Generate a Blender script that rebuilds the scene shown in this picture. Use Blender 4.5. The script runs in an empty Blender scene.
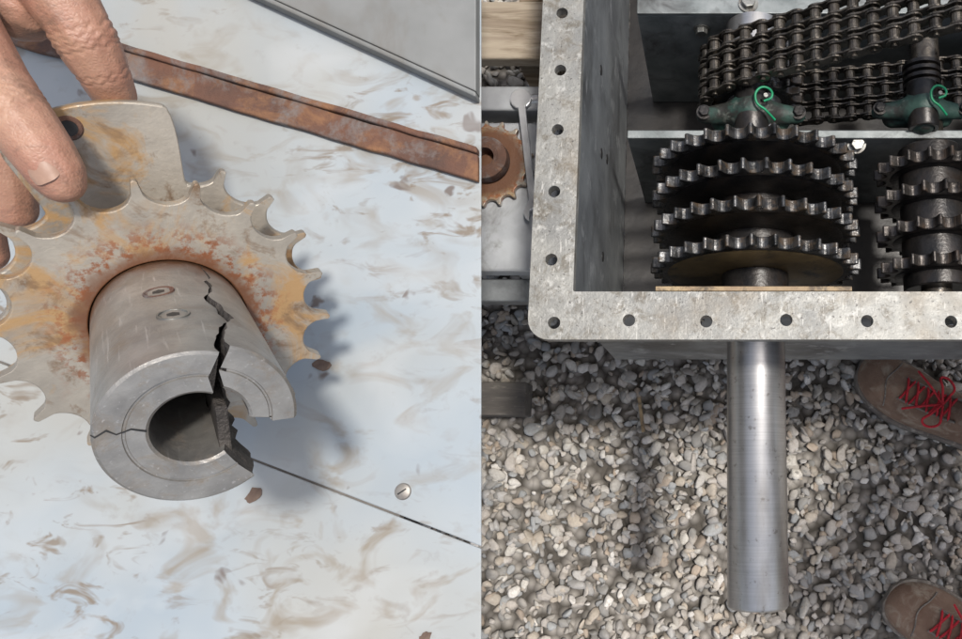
import bpy, bmesh, math, random
import numpy as np
from mathutils import Vector, Matrix, noise as mnoise
random.seed(7); np.random.seed(7)
R=math.radians
scene=bpy.context.scene
H=1.4; TH=R(11); CT,ST=math.cos(TH),math.sin(TH); F=800.0
# ---------- image pixel helpers ----------
def onz(px,py,z):
    u=(px-721)/F; v=(320-py)/F
    t=(H-z)/(CT-ST*v)
    return Vector((u*t,(CT*v+ST)*t,z))
def atd(px,py,t):
    u=(px-721)/F; v=(320-py)/F
    return Vector((u*t,(CT*v+ST)*t,H-(CT-ST*v)*t))
# ---------- materials ----------
def ramp(nt,fac,stops):
    r=nt.nodes.new('ShaderNodeValToRGB')
    e=r.color_ramp.elements
    while len(e)<len(stops): e.new(.5)
    for i,(p,c) in enumerate(stops):
        e[i].position=p; e[i].color=(c[0],c[1],c[2],1) if hasattr(c,'__len__') else (c,c,c,1)
    nt.links.new(fac,r.inputs[0]); return r.outputs[0]
def nz(nt,vec,scale,detail=4,rough=.6,dist=0):
    n=nt.nodes.new('ShaderNodeTexNoise'); n.inputs['Scale'].default_value=scale
    n.inputs['Detail'].default_value=min(detail,5); n.inputs['Roughness'].default_value=rough
    n.inputs['Distortion'].default_value=dist
    nt.links.new(vec,n.inputs['Vector']); return n.outputs[0]
def mixc(nt,fac,a,b):
    m=nt.nodes.new('ShaderNodeMix'); m.data_type='RGBA'
    if isinstance(fac,(int,float)): m.inputs[0].default_value=fac
    else: nt.links.new(fac,m.inputs[0])
    for i,s in ((6,a),(7,b)):
        if isinstance(s,tuple): m.inputs[i].default_value=(s[0],s[1],s[2],1)
        else: nt.links.new(s,m.inputs[i])
    return m.outputs[2]
def mth(nt,op,a,b=None,clamp=False):
    m=nt.nodes.new('ShaderNodeMath'); m.operation=op; m.use_clamp=clamp
    for i,s in enumerate((a,b)):
        if s is None: continue
        if isinstance(s,(int,float)): m.inputs[i].default_value=s
        else: nt.links.new(s,m.inputs[i])
    return m.outputs[0]
def coords(nt,sc=(1,1,1),rot=(0,0,0)):
    tc=nt.nodes.new('ShaderNodeTexCoord'); mp=nt.nodes.new('ShaderNodeMapping')
    mp.inputs['Scale'].default_value=sc; mp.inputs['Rotation'].default_value=rot
    nt.links.new(tc.outputs['Object'],mp.inputs[0]); return mp.outputs[0]
def newmat(name):
    m=bpy.data.materials.new(name); m.use_nodes=True
    nt=m.node_tree; b=nt.nodes['Principled BSDF']; return m,nt,b
def pmat(name,c1,c2,scale=20,rough=.5,metal=0,bump=.15,bscale=120,stain=None,sscale=12,sthr=(.5,.62),sc=(1,1,1),rot=(0,0,0),stain2=None,s2scale=30,s2thr=(.58,.66),rvar=.2,bdist=.001):
    m,nt,b=newmat(name)
    v=coords(nt,sc,rot)
    col=mixc(nt,ramp(nt,nz(nt,v,scale),[(.35,0.),(.65,1.)]),tuple(c1),tuple(c2))
    metalv=None
    if stain:
        k=ramp(nt,nz(nt,v,sscale,5,.65,.6),[(sthr[0],0.),(sthr[1],1.)])
        col=mixc(nt,k,col,tuple(stain))
        metalv=k
    if stain2:
        k2=ramp(nt,nz(nt,v,s2scale,5,.7,.3),[(s2thr[0],0.),(s2thr[1],1.)])
        col=mixc(nt,k2,col,tuple(stain2))
    nt.links.new(col,b.inputs['Base Color'])
    if metal>0 and metalv is not None:
        nt.links.new(mth(nt,'MULTIPLY',mth(nt,'SUBTRACT',1.0,metalv),metal),b.inputs['Metallic'])
    else: b.inputs['Metallic'].default_value=metal
    rv=mth(nt,'ADD',mth(nt,'MULTIPLY',nz(nt,v,scale*2.3,2),rvar),rough-rvar/2,True)
    nt.links.new(rv,b.inputs['Roughness'])
    if bump:
        bp=nt.nodes.new('ShaderNodeBump'); bp.inputs['Strength'].default_value=bump; bp.inputs['Distance'].default_value=bdist
        nt.links.new(nz(nt,v,bscale,4),bp.inputs['Height']); nt.links.new(bp.outputs[0],b.inputs['Normal'])
    return m
M={}
M['wall']=pmat('grey_wall_steel',(.24,.255,.262),(.14,.15,.158),14,.5,.25,.3,150,stain=(.05,.05,.05),sscale=10,sthr=(.50,.72),stain2=(.34,.35,.36),s2scale=26,s2thr=(.57,.70))
M['plate']=pmat('plate_steel',(.28,.30,.30),(.15,.17,.17),20,.45,.4,.2,200,stain=(.05,.05,.05),sscale=18,sthr=(.5,.7))
M['oil']=pmat('oily_floor',(.010,.010,.011),(.028,.025,.023),12,.35,.2,.3,80)
M['spk']=pmat('oily_sprocket_steel',(.018,.018,.019),(.05,.045,.042),30,.33,.6,.4,240,stain=(.02,.015,.012),sscale=30,sthr=(.5,.6))
M['spkgold']=pmat('gold_reflection_steel',(.34,.235,.11),(.14,.10,.055),14,.4,.5,.3,240,stain=(.035,.028,.02),sscale=26,sthr=(.52,.66))  # brown-gold reflection of the front sprocket face painted into the base colour
M['spktooth']=pmat('worn_tooth_steel',(.13,.13,.13),(.025,.025,.025),70,.3,.8,.5,300,stain=(.05,.035,.022),sscale=60,sthr=(.50,.60))
M['rusttooth']=pmat('brown_tooth_steel',(.095,.085,.078),(.03,.027,.025),60,.35,.7,.5,300,stain=(.05,.035,.025),sscale=50,sthr=(.5,.62))
M['chain']=pmat('chain_steel',(.17,.15,.125),(.05,.044,.038),60,.3,.85,.3,300,stain=(.028,.022,.017),sscale=70,sthr=(.48,.62))
M['green']=pmat('green_casting',(.022,.055,.045),(.038,.078,.062),40,.55,0,.8,150,stain=(.025,.025,.022),sscale=30,sthr=(.44,.58),stain2=(.13,.145,.125),s2scale=60,s2thr=(.58,.70))
M['bgreen']=pmat('green_tie',(.01,.20,.085),(.01,.26,.12),60,.5,0,.1)
M['bolt']=pmat('zinc_bolt',(.32,.32,.30),(.18,.18,.17),80,.4,.8,.2,300,stain=(.08,.065,.05),sscale=90,sthr=(.52,.66))
M['black']=pmat('dark_metal',(.02,.02,.02),(.04,.04,.04),30,.5,.3,.2)
M['under']=pmat('seam_dirt',(.11,.10,.09),(.18,.165,.15),30,.9,0,.2)
M['tan']=pmat('tan_reflection_and_wood',(.38,.28,.15),(.24,.16,.09),40,.6,0,.3,stain=(.1,.07,.04),sscale=60,sthr=(.52,.62))  # tan paints the flange edge's brownish reflection; also colours the wood chip
M['wood']=pmat('pallet_wood',(.46,.39,.30),(.30,.24,.18),8,.8,0,.5,60,sc=(1,9,9),stain=(.2,.15,.1),sscale=5)
M['alu']=pmat('aluminium',(.50,.52,.54),(.34,.35,.37),15,.45,.4,.2,100,stain=(.14,.13,.11),sscale=12,sthr=(.52,.7))
M['chrome']=pmat('chrome',(.78,.78,.79),(.6,.6,.62),30,.32,.6,0)
M['block']=pmat('dark_wood',(.07,.062,.055),(.12,.105,.09),12,.8,0,.8,60,sc=(1,6,6),stain=(.2,.18,.15),sscale=30,sthr=(.55,.75))
M['red']=pmat('red_lace',(.60,.025,.04),(.40,.02,.03),200,.8,0,.4,900)
M['leather']=pmat('brown_suede',(.18,.11,.075),(.26,.17,.12),25,.9,0,.9,400,stain=(.36,.30,.23),sscale=34,sthr=(.50,.72))
M['sole']=pmat('shoe_sole',(.22,.19,.16),(.13,.11,.095),25,.9,0,.6,200,stain=(.36,.33,.28),sscale=60,sthr=(.5,.7))
M['sock']=pmat('navy_sock',(.02,.022,.04),(.035,.035,.055),200,.95,0,.6,900)
M['denim']=pmat('trousers',(.05,.055,.07),(.08,.085,.10),60,.9,0,.6,700)
M['shirt']=pmat('shirt',(.20,.21,.22),(.26,.27,.28),40,.9,0,.5,500)
M['hair']=pmat('hair',(.05,.03,.02),(.09,.06,.035),60,.6,0,.8,200,sc=(4,4,1))
M['redcloth']=pmat('red_sleeve',(.35,.06,.06),(.22,.03,.04),30,.9,0,.5,500)
M['paintrail']=pmat('grey_rail_paint',(.24,.245,.24),(.18,.185,.18),10,.6,.05,.2,60,stain=(.14,.125,.105),sscale=9,sthr=(.50,.75))
M['screw']=pmat('screw_head',(.35,.33,.30),(.22,.2,.18),90,.5,.6,.3)
M['rustflake']=pmat('rust_flake',(.10,.065,.05),(.17,.12,.09),60,.9,0,.8,300)
def flangemat():
    m,nt,b=newmat('weathered_steel'); v=coords(nt)
    c=mixc(nt,ramp(nt,nz(nt,v,16,5,.7),[(.35,0.),(.65,1.)]),(.31,.305,.28),(.195,.195,.185))
    c=mixc(nt,ramp(nt,nz(nt,v,55,5,.75,.5),[(.50,0.),(.64,.85)]),c,(.13,.115,.09))
    c=mixc(nt,ramp(nt,nz(nt,v,110,5,.7),[(.55,0.),(.68,.8)]),c,(.44,.435,.41))
    for rot,sc in ((.5,(6,.7,1)),(1.9,(7,.6,1))):
        vs=coords(nt,sc,(0,0,rot)); c=mixc(nt,ramp(nt,nz(nt,vs,70,3,.6,.2),[(.66,0.),(.70,.7)]),c,(.48,.47,.44))
    c=mixc(nt,ramp(nt,nz(nt,v,9,4,.6),[(.52,0.),(.66,.5)]),c,(.21,.16,.10))
    c=mixc(nt,ramp(nt,nz(nt,v,300,3,.6),[(.62,0.),(.7,.8)]),c,(.06,.055,.05))
    nt.links.new(c,b.inputs['Base Color']); b.inputs['Metallic'].default_value=.2
    nt.links.new(mth(nt,'ADD',mth(nt,'MULTIPLY',nz(nt,v,45),.4),.3),b.inputs['Roughness'])
    bp=nt.nodes.new('ShaderNodeBump'); bp.inputs['Strength'].default_value=.5; bp.inputs['Distance'].default_value=.0012
    nt.links.new(mth(nt,'ADD',nz(nt,v,260,4),nz(nt,v,60,3)),bp.inputs['Height']); nt.links.new(bp.outputs[0],b.inputs['Normal'])
    return m
M['flange']=flangemat()
def skinmat():
    m,nt,b=newmat('skin')
    v=coords(nt)
    c=mixc(nt,ramp(nt,nz(nt,v,26,4),[(.35,0.),(.68,1.)]),(.40,.235,.16),(.345,.165,.115))
    c=mixc(nt,ramp(nt,nz(nt,v,130,4),[(.48,0.),(.75,.5)]),c,(.26,.13,.09))
    c=mixc(nt,ramp(nt,nz(nt,v,45,5,.7,1.),[(.52,0.),(.68,.6)]),c,(.14,.09,.065))
    nt.links.new(c,b.inputs['Base Color']); b.inputs['Roughness'].default_value=.5
    b.inputs['Subsurface Weight'].default_value=.1; b.inputs['Subsurface Radius'].default_value=(.008,.003,.0015); b.inputs['Subsurface Scale'].default_value=.4
    w=nt.nodes.new('ShaderNodeTexVoronoi'); w.feature='DISTANCE_TO_EDGE'; w.inputs['Scale'].default_value=480
    nt.links.new(v,w.inputs['Vector'])
    h=mth(nt,'ADD',mth(nt,'MULTIPLY',w.outputs[0],.6),mth(nt,'MULTIPLY',nz(nt,v,90,4),.6))
    bp=nt.nodes.new('ShaderNodeBump'); bp.inputs['Strength'].default_value=.5; bp.inputs['Distance'].default_value=.0011
    nt.links.new(h,bp.inputs['Height']); nt.links.new(bp.outputs[0],b.inputs['Normal'])
    return m
M['skin']=skinmat()
M['nail']=pmat('finger_nail',(.38,.24,.175),(.30,.18,.13),90,.45,0,.15)
def shaftmat():
    m,nt,b=newmat('turned_steel')
    v=coords(nt,(.02,.02,1)); fine=nz(nt,v,900,3)
    v2=coords(nt,(1,1,1))
    c=mixc(nt,ramp(nt,fine,[(.3,0.),(.7,1.)]),(.42,.415,.41),(.50,.495,.49))
    v3=coords(nt,(1,1,.25)); c=mixc(nt,ramp(nt,nz(nt,v3,30,5),[(.46,0.),(.70,.75)]),c,(.25,.23,.205))
    c=mixc(nt,ramp(nt,nz(nt,v2,130,4),[(.61,0.),(.70,.6)]),c,(.15,.13,.11))
    nt.links.new(c,b.inputs['Base Color']); b.inputs['Metallic'].default_value=.85
    nt.links.new(mth(nt,'ADD',mth(nt,'MULTIPLY',nz(nt,v2,40),.25),.20),b.inputs['Roughness'])
    bp=nt.nodes.new('ShaderNodeBump'); bp.inputs['Strength'].default_value=.1; bp.inputs['Distance'].default_value=.0002
    nt.links.new(fine,bp.inputs['Height']); nt.links.new(bp.outputs[0],b.inputs['Normal']); return m
M['shaft']=shaftmat()
def tablemat():
    m,nt,b=newmat('pale_painted_sheet')
    v=coords(nt)
    c=mixc(nt,ramp(nt,nz(nt,v,7,3),[(.35,0.),(.65,1.)]),(.285,.33,.365),(.355,.385,.40))
    c=mixc(nt,ramp(nt,nz(nt,v,5,3,.5,.6),[(.45,0.),(.70,.75)]),c,(.33,.32,.285))
    vs=coords(nt,(1,1.7,1),(0,0,R(-50)))
    zone=ramp(nt,nz(nt,v,4.3,1),[(.42,0.),(.60,1.)])
    zone2=ramp(nt,nz(nt,coords(nt,(1,1,1),(0,0,1.3)),5.1,1),[(.45,0.),(.60,1.)])
    k=ramp(nt,nz(nt,vs,22,3,.55,1.0),[(.52,0.),(.70,.75)])
    c=mixc(nt,mth(nt,'MULTIPLY',k,zone),c,(.21,.17,.12))
    vs2=coords(nt,(1,2.2,1),(0,0,R(25)))
    k2=ramp(nt,nz(nt,vs2,32,3,.6,.8),[(.56,0.),(.68,.85)])
    c=mixc(nt,mth(nt,'MULTIPLY',k2,zone2),c,(.17,.13,.09))
    k5=ramp(nt,nz(nt,v,34,3,.5,.4),[(.69,0.),(.74,.85)]); c=mixc(nt,k5,c,(.11,.08,.065))
    k4=ramp(nt,nz(nt,vs,9,3,.5,.6),[(.52,0.),(.75,.5)]); c=mixc(nt,k4,c,(.44,.455,.46))
    k3=ramp(nt,nz(nt,v,60,4,.6),[(.60,0.),(.76,.4)]); c=mixc(nt,k3,c,(.23,.22,.20))
    nt.links.new(c,b.inputs['Base Color']); b.inputs['Roughness'].default_value=.6
    bp=nt.nodes.new('ShaderNodeBump'); bp.inputs['Strength'].default_value=.3; bp.inputs['Distance'].default_value=.002
    nt.links.new(mth(nt,'ADD',mth(nt,'MULTIPLY',nz(nt,v,50,3),.4),nz(nt,v,10,2)),bp.inputs['Height']); nt.links.new(bp.outputs[0],b.inputs['Normal'])
    return m
M['table']=tablemat()
M['rust']=pmat('rusty_iron',(.14,.068,.044),(.075,.044,.035),20,.9,0,.9,160,stain=(.24,.12,.058),sscale=24,sthr=(.50,.68),stain2=(.17,.16,.155),s2scale=28,s2thr=(.50,.68),bdist=.002)
def hubmat(name,rustring):
    m,nt,b=newmat(name)
    v=coords(nt)
    tc=nt.nodes.new('ShaderNodeTexCoord')
    sep=nt.nodes.new('ShaderNodeSeparateXYZ'); nt.links.new(tc.outputs['Object'],sep.inputs[0])
    r=mth(nt,'SQRT',mth(nt,'ADD',mth(nt,'POWER',sep.outputs[0],2.),mth(nt,'POWER',sep.outputs[1],2.)))
    if rustring:
        c=mixc(nt,ramp(nt,nz(nt,v,30,4),[(.35,0.),(.65,1.)]),(.40,.36,.30),(.26,.235,.20))
        k=ramp(nt,nz(nt,v,26,5,.68,.9),[(.48,0.),(.60,.9)])
        c=mixc(nt,k,c,(.32,.19,.075))
        kd=ramp(nt,nz(nt,v,44,5,.7,.5),[(.54,0.),(.66,.85)])
        c=mixc(nt,kd,c,(.17,.10,.05))
        k3=ramp(nt,nz(nt,v,130,5,.7),[(.48,0.),(.58,.95)])
        near=ramp(nt,mth(nt,'ADD',r,mth(nt,'MULTIPLY',nz(nt,v,40),.03)),[(.062,1.),(.077,0.)])
        c=mixc(nt,mth(nt,'MULTIPLY',k3,near),c,(.24,.08,.028))
        ring=ramp(nt,mth(nt,'ADD',r,mth(nt,'MULTIPLY',nz(nt,v,60),.016)),[(.049,1.),(.055,0.)])
        c=mixc(nt,ring,c,(.12,.052,.025))
        met=.45; ro=.40
        msk=mth(nt,'SUBTRACT',1.,mth(nt,'MAXIMUM',k,ring),True)
    else:
        c=mixc(nt,ramp(nt,nz(nt,v,50,4),[(.35,0.),(.65,1.)]),(.36,.345,.32),(.24,.23,.215))
        k=ramp(nt,nz(nt,v,50,5,.7,.8),[(.52,0.),(.67,.75)])
        c=mixc(nt,k,c,(.15,.12,.09))
        vv=coords(nt,(8,8,.5)); c=mixc(nt,ramp(nt,nz(nt,vv,60,3),[(.62,0.),(.70,.5)]),c,(.50,.48,.46))
        base=ramp(nt,mth(nt,'ADD',sep.outputs[2],mth(nt,'MULTIPLY',nz(nt,v,70),.02)),[(.012,.95),(.026,0.)])
        c=mixc(nt,base,c,(.18,.09,.045))
        met=.6; ro=.34; msk=mth(nt,'SUBTRACT',1.,k,True)
    nt.links.new(c,b.inputs['Base Color'])
    nt.links.new(mth(nt,'MULTIPLY',msk,met),b.inputs['Metallic'])
    nt.links.new(mth(nt,'ADD',mth(nt,'MULTIPLY',nz(nt,v,60),.3),ro-.12),b.inputs['Roughness'])
    bp=nt.nodes.new('ShaderNodeBump'); bp.inputs['Strength'].default_value=.35; bp.inputs['Distance'].default_value=.0007
    nt.links.new(mth(nt,'ADD',nz(nt,v,350,5),nz(nt,v,90,4)),bp.inputs['Height']); nt.links.new(bp.outputs[0],b.inputs['Normal'])
    return m
M['hubplate']=hubmat('stained_sprocket_steel',True); M['hub']=hubmat('machined_hub_steel',False)
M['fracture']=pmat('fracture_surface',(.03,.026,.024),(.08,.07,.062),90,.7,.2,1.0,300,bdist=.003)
# ---------- object helpers ----------
def empty(name,loc=(0,0,0)):
    e=bpy.data.objects.new(name,None); e.location=loc; e.empty_display_size=.05; scene.collection.objects.link(e); return e
def fin(o,parent=None,bevel=0,seg=2,smooth=False):
    if parent: 
        o.parent=parent; o.matrix_parent_inverse=Matrix.Translation(-Vector(parent.location))
    if smooth:
        for p in o.data.polygons: p.use_smooth=True
    if bevel:
        b=o.modifiers.new('bevel','BEVEL'); b.width=bevel; b.segments=seg; b.limit_method='ANGLE'; b.angle_limit=R(35)
    return o
def mobj(name,verts,faces,mat,parent=None,mw=None,bevel=0,smooth=False,seg=2):
    me=bpy.data.meshes.new(name); me.from_pydata([tuple(v) for v in verts],[],faces); me.materials.append(mat)
    bm=bmesh.new(); bm.from_mesh(me); bmesh.ops.recalc_face_normals(bm,faces=bm.faces); bm.to_mesh(me); bm.free()
    o=bpy.data.objects.new(name,me); scene.collection.objects.link(o)
    if mw is not None: o.matrix_world=mw
    return fin(o,parent,bevel,seg,smooth)
def prism(name,pts,z0,z1,mat,parent=None,mw=None,bevel=0,seg=2):
    n=len(pts); v=[(p[0],p[1],z0) for p in pts]+[(p[0],p[1],z1) for p in pts]
    f=[list(range(n))[::-1],list(range(n,2*n))]+[[i,(i+1)%n,n+(i+1)%n,n+i] for i in range(n)]
    return mobj(name,v,f,mat,parent,mw,bevel,False,seg)
def box(name,x0,x1,y0,y1,z0,z1,mat,parent=None,bevel=.001,mw=None):
    return prism(name,[(x0,y0),(x1,y0),(x1,y1),(x0,y1)],z0,z1,mat,parent,mw,bevel)
def frame(o,z,x=Vector((1,0,0))):
    z=Vector(z).normalized(); x=Vector(x); x=(x-z*x.dot(z)).normalized(); y=z.cross(x)
    m=Matrix((x,y,z)).transposed().to_4x4(); m.translation=Vector(o); return m
def lathe(name,prof,mat,parent=None,mw=None,seg=48,smooth=True,bevel=0):
    v=[];f=[];n=len(prof)
    for i in range(seg):
        a=2*math.pi*i/seg
        for r,z in prof: v.append((r*math.cos(a),r*math.sin(a),z))
    for i in range(seg):
        j=(i+1)%seg
        for k in range(n-1): f.append([i*n+k,j*n+k,j*n+k+1,i*n+k+1])
    o=mobj(name,v,f,mat,parent,mw,0,smooth)
    bm=bmesh.new(); bm.from_mesh(o.data); bmesh.ops.remove_doubles(bm,verts=bm.verts,dist=1e-6); bm.to_mesh(o.data); bm.free()
    o.data.set_sharp_from_angle(angle=R(35))
    return o
def cyl(name,p0,p1,r,mat,parent=None,seg=32,ch=None):
    p0=Vector(p0);p1=Vector(p1);L=(p1-p0).length; ch=ch if ch is not None else min(r*.12,.0015)
    ax=Vector((1,0,0)) if abs((p1-p0).normalized().x)<.9 else Vector((0,1,0))
    return lathe(name,[(0,0),(r-ch,0),(r,ch),(r,L-ch),(r-ch,L),(0,L)],mat,parent,frame(p0,p1-p0,ax),seg)
def hexbolt(name,p,d,r,h,mat,parent):
    pts=[(r*math.cos(R(60*i+10)),r*math.sin(R(60*i+10))) for i in range(6)]
    d=Vector(d); ax=Vector((1,0,0)) if abs(d.normalized().x)<.9 else Vector((0,1,0))
    o=prism(name,pts,0,h,mat,parent,frame(p,d,ax),.0008)
    lathe(name+'_washer',[(0,-.0005),(r*1.35,-.0005),(r*1.35,.0012),(0,.0012)],mat,parent,frame(p,d,ax),24)
    return o
def ico(sub):
    bm=bmesh.new(); bmesh.ops.create_icosphere(bm,subdivisions=sub,radius=1)
    v=np.array([x.co[:] for x in bm.verts]); f=np.array([[q.index for q in p.verts] for p in bm.faces]); bm.free(); return v,f
ICV,ICF=ico(2)
def blob(name,chains,voxel,mat,parent=None,smooth_it=6,creases=None):
    V=[];Fc=[];off=0
    for ch in chains:
        for i in range(max(1,len(ch)-1)):
            a=ch[i]; b=ch[min(i+1,len(ch)-1)]
            pa,ra=Vector(a[0]),a[1]; pb,rb=Vector(b[0]),b[1]
            d=(pb-pa).length; n=max(1,int(d/(min(ra,rb)*.22)))
            for k in range(n+1):
                t=k/n; c=np.array(pa.lerp(pb,t)); r=ra+(rb-ra)*t
                V.append(ICV*r+c); Fc.append(ICF+off); off+=len(ICV)
    V=np.concatenate(V);Fc=np.concatenate(Fc)
    o=mobj(name,V.tolist(),Fc.tolist(),mat)
    m=o.modifiers.new('r','REMESH'); m.mode='VOXEL'; m.voxel_size=voxel; m.use_smooth_shade=True
    s=o.modifiers.new('s','SMOOTH'); s.iterations=smooth_it; s.factor=.5
    dg=bpy.context.evaluated_depsgraph_get(); me=bpy.data.meshes.new_from_object(o.evaluated_get(dg))
    o.modifiers.clear(); o.data=me
    if not me.materials: me.materials.append(mat)
    if creases:
        n=len(me.vertices); co=np.empty(n*3); me.vertices.foreach_get('co',co); co=co.reshape(-1,3)
        nr=np.empty(n*3); me.vertices.foreach_get('normal',nr); nr=nr.reshape(-1,3)
        dis=np.zeros(n)
        for (c,ax,rad,dep,sig) in creases:
            c=np.array(c); ax=np.array(ax); ax=ax/np.linalg.norm(ax)
            d=co-c; al=d@ax; dist=np.linalg.norm(d,axis=1)
            wig=.0009*np.sin(co[:,0]*900+co[:,1]*700)
            dis+= -dep*np.exp(-((al+wig)/sig)**2)*(dist<rad)
        co+=nr*dis[:,None]; me.vertices.foreach_set('co',co.ravel()); me.update()
    for p in me.polygons: p.use_smooth=True
    return fin(o,parent)
def merged(name,parts,mat,parent=None,smooth=False,bevel=0):
    V=[];Fc=[];off=0
    for v,f,m in parts:
        for x in v: V.append(tuple(m@Vector(x)))
        for q in f: Fc.append([i+off for i in q])
        off+=len(v)
    return mobj(name,V,Fc,mat,parent,None,bevel,smooth)
def prismdata(pts,z0,z1):
    n=len(pts); v=[(p[0],p[1],z0) for p in pts]+[(p[0],p[1],z1) for p in pts]
    f=[list(range(n))[::-1],list(range(n,2*n))]+[[i,(i+1)%n,n+(i+1)%n,n+i] for i in range(n)]
    return v,f
def gear_outline(n,rr,rt,half=.34,per=14,ph=0,jit=0,tipw=.07):
    pts=[]
    for i in range(n):
        jr=random.uniform(-jit,jit)
        for k in range(per):
            p=k/per-.5
            a=abs(p)
            pitch=2*math.pi*rr/n; rad=half*pitch
            if a<half:
                q=a/half; r=rr+rad*(1-math.sqrt(max(0,1-q*q*.86)))*1.0
            elif a<.5-tipw:
                q=(a-half)/(.5-tipw-half); base=rad*(1-math.sqrt(1-.86)); r=rr+base+(rt-rr-base)*q
            else: r=rt
            r=min(r,rt)+ (jr if a>.3 else 0)
            ang=(i+k/per)*2*math.pi/n+ph
            pts.append((r*math.cos(ang),r*math.sin(ang)))
    return pts
# ================= GROUND =================
m,nt,b=newmat('gravel_base'); v=coords(nt)
vo=nt.nodes.new('ShaderNodeTexVoronoi'); vo.inputs['Scale'].default_value=55; nt.links.new(v,vo.inputs['Vector'])
c=mixc(nt,ramp(nt,vo.outputs['Distance'],[(.2,0.),(.75,1.)]),(.35,.325,.295),(.09,.08,.068))
nt.links.new(c,b.inputs['Base Color']); b.inputs['Roughness'].default_value=.95
bp=nt.nodes.new('ShaderNodeBump'); bp.inputs['Distance'].default_value=.012; bp.invert=True
nt.links.new(vo.outputs['Distance'],bp.inputs['Height']); nt.links.new(bp.outputs[0],b.inputs['Normal'])
mobj('ground',[(-150,-150,0),(150,-150,0),(150,150,0),(-150,150,0)],[[0,1,2,3]],m)
def stones():
    N=16500
    var=[]
    for k in range(24):
        vv=ICV.copy()
        for q in range(10):
            d=np.random.normal(size=3); d/=np.linalg.norm(d); lim=np.random.uniform(.45,.8)
            s=vv@d; over=np.clip(s-lim,0,None); vv=vv-np.outer(over,d)
        vv+=np.random.normal(size=vv.shape)*.03
        vv*=np.array([1.25,.95,.60]); var.append(vv)
    x0,x1,y0,y1=-.72,.86,-.62,.95
    nv=len(ICV)
    allv=np.empty((N*nv,3)); col=np.empty((N*nv,4)); pal=np.array([(.50,.46,.415),(.39,.365,.33),(.57,.54,.485),(.28,.272,.255),(.41,.335,.265),(.48,.42,.345),(.34,.35,.35),(.66,.63,.585),(.44,.425,.405)])
    prob=np.array([.2,.17,.12,.10,.08,.11,.09,.05,.08])
    for i in range(N):
        s=np.random.choice([.0062,.0085,.011,.0145],p=[.33,.35,.24,.08])*np.random.uniform(.85,1.15)
        q=np.random.normal(size=4); 
        if i%3: q*=np.array([1,.35,.35,1])
        q/=np.linalg.norm(q); w,x,y,z=q
        Rm=np.array([[1-2*(y*y+z*z),2*(x*y-z*w),2*(x*z+y*w)],[2*(x*y+z*w),1-2*(x*x+z*z),2*(y*z-x*w)],[2*(x*z-y*w),2*(y*z+x*w),1-2*(x*x+y*y)]])
        p=np.array([np.random.uniform(x0,x1),np.random.uniform(y0,y1),np.random.uniform(.002,.013)])
        allv[i*nv:(i+1)*nv]=(var[i%24]*s)@Rm.T+p
        c=pal[np.random.choice(9,p=prob)]*np.random.uniform(.78,1.12)
        col[i*nv:(i+1)*nv]=(c[0],c[1],c[2],1)
    fa=(ICF[None]+(np.arange(N)*nv)[:,None,None]).reshape(-1,3)
    me=bpy.data.meshes.new('gravel'); me.vertices.add(N*nv); me.vertices.foreach_set('co',allv.ravel())
    me.loops.add(fa.size); me.loops.foreach_set('vertex_index',fa.ravel().astype(np.int32))
    me.polygons.add(len(fa)); me.polygons.foreach_set('loop_start',np.arange(0,fa.size,3,dtype=np.int32))
    me.polygons.foreach_set('loop_total',np.full(len(fa),3,dtype=np.int32))
    me.update(calc_edges=True); me.validate()
    a=me.color_attributes.new('tone','FLOAT_COLOR','POINT'); a.data.foreach_set('color',col.ravel())
    m,nt,b=newmat('gravel_stone'); at=nt.nodes.new('ShaderNodeAttribute'); at.attribute_name='tone'; v=coords(nt)
    c=mixc(nt,ramp(nt,nz(nt,v,240,4),[(.35,0.),(.7,.45)]),at.outputs['Color'],(.23,.20,.17))
    nt.links.new(c,b.inputs['Base Color']); b.inputs['Roughness'].default_value=.9
    me.materials.append(m)
    o=bpy.data.objects.new('gravel',me); scene.collection.objects.link(o)
stones()
# ================= GEARBOX =================
gb=empty('gearbox_housing',(.2,.45,.39))
ZF=.733
XO,XI,YO,YI=-.164,-.1265,.1124,.154
XR,YB=.60,.85
def rrect(x0,x1,y0,y1,r,n=6):
    p=[]
    for cx,cy,a in ((x1-r,y0+r,-90),(x1-r,y1-r,0),(x0+r,y1-r,90),(x0+r,y0+r,180)):
        for k in range(n+1):
            t=R(a+90*k/n); p.append((cx+r*math.cos(t),cy+r*math.sin(t)))
    return p
out=rrect(XO,XR+.04,YO,YB+.04,.018); inn=rrect(XI,XR,YI,YB,.0015)
n=len(out); V=[(x,y,z) for z in (ZF-.011,ZF) for ring in (out,inn) for x,y in ring]
Fc=[]
for i in range(n):
    j=(i+1)%n
    Fc+= [[i,j,n+j,n+i],[2*n+i,2*n+j,3*n+j,3*n+i],[i,j,2*n+j,2*n+i],[n+i,n+j,3*n+j,3*n+i]]
fl=mobj('flange',V,Fc,M['flange'])
holes=[onz(a,b_,ZF) for a,b_ in ((565,13),(560,70),(554,130),(549,192),(543,260),(553,325),(629,324),(707,323),(786,322),(867,321),(950,320))]
hp=[(-.1455,h.y) for h in holes[:5]]+[(-.141,.1275)]+[(h.x,.1285) for h in holes[6:]]
hp+=[(.275,.1285),(.345,.1285),(.415,.1285),(.485,.1285),(-.1455,.60),(-.1455,.66),(-.1455,.72),(-.1455,.78)]
parts=[]
circ=[(.0053*math.cos(2*math.pi*k/20),.0053*math.sin(2*math.pi*k/20)) for k in range(20)]
for x,y in hp:
    v_,f_=prismdata(circ,-.03,.03); parts.append((v_,f_,Matrix.Translation((x+random.uniform(-.0008,.0008),y+random.uniform(-.0008,.0008),ZF))))
cut=merged('cutter',parts,M['black'])
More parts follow.
